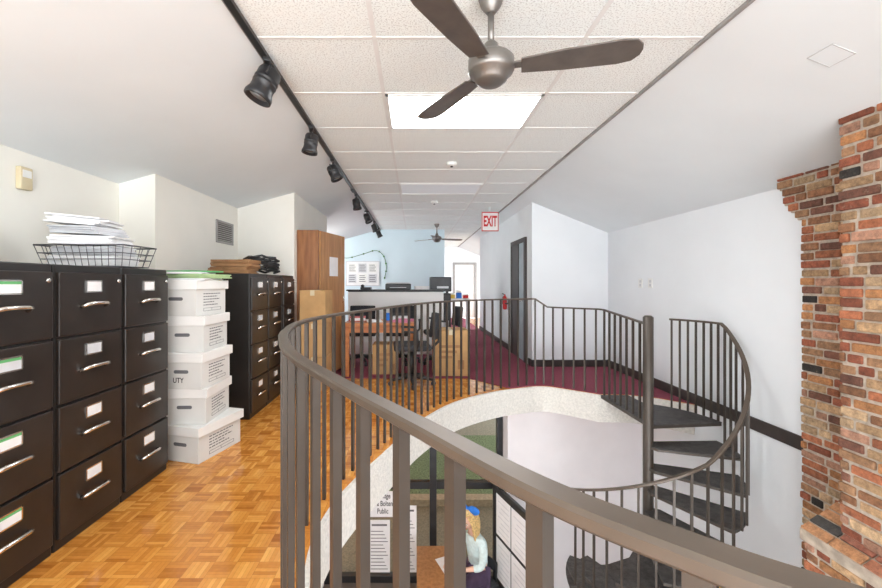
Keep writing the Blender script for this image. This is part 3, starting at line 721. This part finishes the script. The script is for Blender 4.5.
for k in range(6):
    x0 = -.36+.24*(k%3); z0 = .05+.25*(k//3)
    s_ = MB().box(x0,x0+.19,-.018,-.015,z0,z0+.21).build('pinned_sheet', MT['plastic'] if k%2 else MT['paper2'], t)
    p = MB()
    for j in range(4): p.box(x0+.02,x0+.17-.02*(j%2),-.0188,-.018,z0+.03+.045*j,z0+.045+.045*j)
    p.build('printed_lines', MT['greyink'], s_)
t = thing('string_garland', 'thin dangling string garland on the pale blue wall', 'garland', (-1.02,9.48,1.2))
gp = catmull([(-.9,0,.70),(-.6,0,.62),(-.2,0,.72),(.1,0,.80),(.28,0,.66),(.34,0,.40),(.30,0,.15)], 6)
MB().path(gp, .006, 5).build('string', MT['leaf'], t)
for p in gp[::4]: MB().ball(p, .02, seg=8, rings=5).build('bead', MT['leaf'], t)
t = thing('side_table', 'small white table with coloured boxes at the end of the hall', 'table', (1.0,9.6,.007))
MB().box(-.22,.3,-.25,.25,.82,.86).build('tabletop', MT['plastic'], t, .004)
for x in (-.19,.27):
    for y in (-.22,.22): MB().box(x-.02,x+.02,y-.02,y+.02,0,.82).build('leg', MT['plastic'], t)
for x,m,l,hh in ((-.12,'yellow','small yellow box on the hall side table',.12),(.04,'bluep','small blue box on the hall side table',.18),(.2,'red','small red box on the hall side table',.1)):
    q = thing('small_box', l, 'box', (1.0+x,9.5,.868)); MB().box(-.06,.06,-.08,.08,0,hh*.75).build('body', MT[m], q, .004); MB().box(-.063,.063,-.083,.083,hh*.75,hh).build('lid', MT['plastic'], q, .004)

# ------------------------------------------------------------------ lower storey
t = thing('wooden_desk', 'brown wooden desk on the lower floor in front of the seated woman', 'desk', (.28,4.62,LOW))
MB().box(-.26,.26,-.42,.42,.63,.67).build('desktop', MT['tan'], t, .006)
for x in (-.22,.22):
    for y in (-.38,.38): MB().box(x-.025,x+.025,y-.025,y+.025,0,.63).build('leg', MT['tan'], t)
sheaf('paper_sheaf','white paper under the hands of the seated woman','papers',(.38,4.70,LOW+.671),.4,(.2,.26,.008),MT['paper'])
def skin_mesh(V, E, rad, sub=2):
    me = bpy.data.meshes.new('sk'); me.from_pydata(V, E, []); o = bpy.data.objects.new('sk', me); C.objects.link(o)
    o.modifiers.new('s','SKIN'); sd = o.modifiers.new('d','SUBSURF'); sd.levels = sub; sd.render_levels = sub
    for i, r in enumerate(rad):
        q = me.skin_vertices[0].data[i]; q.radius = (r,r); q.use_root = (i == 0)
    ev = o.evaluated_get(bpy.context.evaluated_depsgraph_get()); m2 = bpy.data.meshes.new_from_object(ev)
    vs = [tuple(v.co) for v in m2.vertices]; fs = [tuple(p.vertices) for p in m2.polygons]
    bpy.data.objects.remove(o); return vs, fs
t = thing('person', 'blonde woman in a pale teal top and blue hair bow writing at the lower desk', 'person', (.78,4.86,LOW), R(214))
t.scale = (.94,.94,.92)
V = [(0,0,.56),(.03,0,.74),(.08,0,.94),(.10,0,1.05),(.135,0,1.14),(.165,0,1.20)]; rad = [.13,.105,.115,.075,.045,.05]; E = [(0,1),(1,2),(2,3),(3,4),(4,5)]
def limb(root, pts, rs):
    last = root
    for p, r in zip(pts, rs): V.append(p); rad.append(r); E.append((last, len(V)-1)); last = len(V)-1
    return last
for s in (-1,1):
    limb(2, [(.09,s*.155,1.0),(.13,s*.215,.87),(.18,s*.235,.78),(.31,s*.16,.765),(.41,s*.09,.76)], [.056,.043,.037,.031,.023])
    limb(0, [(.08,s*.09,.54),(.28,s*.10,.54),(.43,s*.10,.50),(.42,s*.10,.28),(.40,s*.10,.09),(.52,s*.10,.04)], [.09,.075,.06,.05,.036,.034])
vs, fs = skin_mesh(V, E, rad)
bd = MB().add(vs, fs, 0, True)
hB = Matrix.Translation((.192,0,1.272)) @ Matrix.Rotation(R(18),4,'Z')
hM = hB @ Matrix.Rotation(R(23),4,'Y')
def face(p, d):
    if d.x > .82 and abs(d.y) < .28 and -.35 < d.z < .12: p.x += .017*(1-abs(d.y)/.28)
    if d.z < -.25: k = (-d.z-.25)/.75; p.y *= 1-.28*k; p.x += .012*k
    return p
bd.ball((0,0,0), .105, .90, .74, 1.12, 26, 20, M=hM, fn=face)
for s in (-1,1):
    bd.ball((-.005,s*.078,-.005), .026, .6, .35, 1.1, 8, 6, M=hM)
    W = Vector((.41,s*.09,.76)); D = Vector((.85,-s*.4,0)).normalized(); Q = Vector((-D.y,D.x,0))
    bd.ball(W+D*.045, .042, 1, .8, .4, 10, 7)
    for k in range(4):
        a = W+D*.07+Q*(k-1.5)*.018; L = [.06,.072,.068,.052][k]
        bd.path([a, a+D*L*.5+Vector((0,0,.008)), a+D*L+Vector((0,0,-.012))], [.0095,.0085,.007], 6)
    a = W+D*.02+Q*s*-.03; bd.path([a, a+D*.03+Q*s*-.02, a+D*.055+Q*s*-.015], [.011,.010,.008], 6)
bd.build('body', MT['skin'], t)
for s in (-1,1):
    e = MB().ball((.084,s*.032,.012), .010, .7, 1.2, .6, M=hM, seg=8, rings=6).build('eye', MT['plastic'], t)
    MB().ball((.090,s*.032,.012), .0055, .6, 1, 1, M=hM, seg=8, rings=6).build('iris', MT['ink'], e)
    MB().ball((.087,s*.034,.032), .016, .35, 1.2, .22, M=hM, seg=8, rings=6).build('eyebrow', MT['kraft'], t)
MB().ball((.090,0,-.056), .018, .35, 1, .32, 8, 6, M=hM).build('mouth', MT['lips'], t)
# long hair: a cap open at the face that falls behind the neck, with side locks over the shoulders
hr = MB()
def capfn(p, d):
    if d.x > .15 and d.z < .64: p.x = min(p.x, .026)
    if d.z < -.1 and d.x < .3: k = (-d.z-.1); p.z -= .10*k; p.x -= .015*k; p.y *= 1+.12*k
    return p
hr.ball((-.016,0,.012), .118, .93, .84, 1.10, 30, 24, M=hM, fn=capfn)
down = hB @ Matrix.Rotation(R(5),4,'Y')
for s in (-1,1):
    for k in range(6):
        pts_ = [hM @ Vector((.050-.026*k, s*(.050+.010*k), .092-.008*k)), hM @ Vector((.050-.026*k, s*(.088+.003*k), .0)), down @ Vector((.035-.026*k, s*.100, -.11)), down @ Vector((.02-.024*k, s*(.106-.008*k), -.25-.015*k))]
        hr.path(catmull([tuple(q) for q in pts_], 5), [.014]*5+[.018]*6+[.020,.018,.015,.010,.004], 8)
hr.build('hair', MT['hair'], t)
hp = MB()
for s in (-1,1):
    hp.ball((0,0,0), .088, .40, 1.0, .78, 16, 10, M=hM @ Matrix.Translation((-.055, s*.080, .125)) @ Matrix.Rotation(s*R(26),4,'X'))
hp.ball((-.05,0,.12), .034, .9, .9, 1, 12, 8, M=hM)
hp.build('hair_bow', MT['bluep'], t)
V = [(0,0,.54),(.03,0,.74),(.08,0,.94),(.10,0,1.055)]; rad = [.148,.120,.132,.082]; E = [(0,1),(1,2),(2,3)]
for s in (-1,1): limb(2, [(.09,s*.155,1.0),(.13,s*.215,.87),(.18,s*.235,.78),(.28,s*.18,.768)], [.070,.057,.05,.043])
MB().add(*skin_mesh(V,E,rad), 0, True).build('shirt', MT['teal'], t)
V = [(-.01,0,.53)]; rad = [.14]; E = []
for s in (-1,1): limb(0, [(.08,s*.09,.54),(.28,s*.10,.54),(.43,s*.10,.50),(.42,s*.10,.28),(.40,s*.10,.14)], [.102,.09,.075,.065,.055])
MB().add(*skin_mesh(V,E,rad), 0, True).build('trousers', MT['purple'], t)
for s in (-1,1): MB().ball((.48,s*.10,.035), .05, 2.1, .85, .65, 12, 8).build('shoe', MT['black'], t)
t = thing('side_chair', 'dark chair under the seated woman on the lower floor', 'chair', (.79,4.87,LOW), R(214))
MB().box(-.14,.2,-.18,.18,.33,.37).build('seat', MT['fabric'], t, .01); MB().box(-.16,-.145,-.14,.14,.46,.60).build('backrest', MT['fabric'], t, .01)
for x in (-.13,.18):
    for y in (-.13,.13): MB().path([(x,y,0),(x,y,.33)] if x > 0 else [(x,y,0),(x-.01,y,.33),(x-.022,y,.58)], .012, 8).build('leg', MT['blackm'], t)

# display board, papers
ang = math.atan2(.80, -.27)
t = thing('display_board', 'black-framed standing notice board holding white sheets beside the seated woman', 'notice board', (1.235,4.20,LOW), ang)
Lb = .80
f = MB(); f.box(0,Lb,-.02,.02,1.45,1.51); f.box(0,Lb,-.02,.02,.25,.32); f.box(0,.05,-.02,.02,0,1.51); f.box(Lb-.05,Lb,-.02,.02,0,1.51); f.build('frame', MT['blackm'], t, .004)
MB().box(.05,Lb-.05,-.008,.008,.32,1.45).build('panel', MT['blackm'], t)
for s in (0,Lb-.05): MB().box(s,s+.05,-.08,.08,0,.03).build('foot', MT['blackm'], t)
for k in range(4):
    x0 = .075+.335*(k%2); z0 = .40+.53*(k//2)
    sh = MB().box(x0,x0+.315,.009,.012,z0,z0+.49).build('sheet', MT['paper'], t)
    p = MB()
    for j in range(7): p.box(x0+.03,x0+.27-.03*(j%3),.012,.0125,z0+.05+.06*j,z0+.06+.06*j)
    p.build('printed_lines', MT['paper2'], sh)
t = thing('poster', 'small white sign with three black lettered lines on the lower shop window', 'sign', (-.425,5.268,-1.85))
MB().box(-.19,.175,-.003,0,0,.34).build('sheet', MT['paper'], t)
for k, s_ in enumerate(('Elbridge','Sva Bolten','Public')): text('text_line', s_, .095, MT['ink'], t, (0,-.0038,.275-.10*k), (PI/2,0,0), .66, bold=.0015)
def poster(label, x, z, w, h):
    t = thing('poster', label, 'poster', (x,5.27,z)); MB().box(-w/2,w/2,-.003,0,0,h).build('sheet', MT['paper'], t)
    p = MB(); n = int(h/.045)-2
    p.box(-w*.36,w*.36,-.0035,-.003,h-.08,h-.055)
    for j in range(n-1): p.box(-w*.40,w*.40-.02*(j%4),-.0035,-.003,.04+.045*j,.05+.045*j)
    p.build('printed_lines', MT['greyink'], t)
poster('white printed notice on the lower shop window beneath the lettered sign', -.47, -2.58, .28, .69)
poster('narrower white printed notice on the lower shop window, right of a wider one', -.10, -2.58, .24, .88)
t = thing('framed_picture', 'colourful orange and green framed picture low on the wall beneath the stair', 'picture', (2.83,3.83,-2.1))
f = MB(); f.box(-.02,0,-.29,-.26,0,.66); f.box(-.02,0,.26,.29,0,.66); f.box(-.02,0,-.26,.26,0,.03); f.box(-.02,0,-.26,.26,.63,.66); f.build('frame', MT['tan'], t, .003)
MB().box(-.01,0,-.26,.26,.03,.63).build('canvas', MT['yellow'], t)
for k in range(22):
    y = random.uniform(-.21,.21); z = random.uniform(.08,.58)
    MB().ball((-.011,y,z), random.uniform(.025,.05), .08, 1, 1, 10, 6).build('painted_blot', MT[['orange','leaf','red','bluep'][k%4]], t)

# ------------------------------------------------------------------ light & camera
wd = bpy.data.worlds.new('world'); bpy.context.scene.world = wd; wd.use_nodes = True
wt = wd.node_tree; bg = wt.nodes['Background']
tcw = wt.nodes.new('ShaderNodeTexCoord'); sxyz = wt.nodes.new('ShaderNodeSeparateXYZ'); wt.links.new(tcw.outputs['Generated'], sxyz.inputs[0])
mr = wt.nodes.new('ShaderNodeMapRange'); mr.inputs['From Min'].default_value = -.35; mr.inputs['From Max'].default_value = .25
mr.inputs['To Min'].default_value = 9.4; mr.inputs['To Max'].default_value = 3.7      # lower half of the world made brighter to lighten the ceiling, softer sky above
wt.links.new(sxyz.outputs['Z'], mr.inputs['Value']); wt.links.new(mr.outputs['Result'], bg.inputs['Strength'])
bg.inputs['Color'].default_value = (.94,.975,1,1)
def fill_light(name, loc, e, r, col=(1,.97,.93)):
    l = bpy.data.lights.new(name, 'POINT'); l.energy = e; l.shadow_soft_size = r; l.color = col
    o = bpy.data.objects.new(name, l); C.objects.link(o); o.location = loc
fill_light('office_fill', (-2.3, 7.9, 1.75), 48, .12)  # unseen light added to brighten the far blue wall
fill_light('lobby_fill', (-.95, 2.6, -.75), 32, .12)  # unseen light added below the floor to brighten the woman and desk
try: bpy.context.scene.view_settings.view_transform = 'Standard'
except Exception: pass
cam = bpy.data.cameras.new('camera'); co = bpy.data.objects.new('camera', cam); C.objects.link(co)
co.location = (0,0,H); co.rotation_euler = (PI/2,0,0)
cam.sensor_width = 36; cam.lens = 400/882*36; cam.shift_x = (441-415)/882; cam.shift_y = -(294-283)/882; cam.clip_start = .02
bpy.context.scene.camera = co
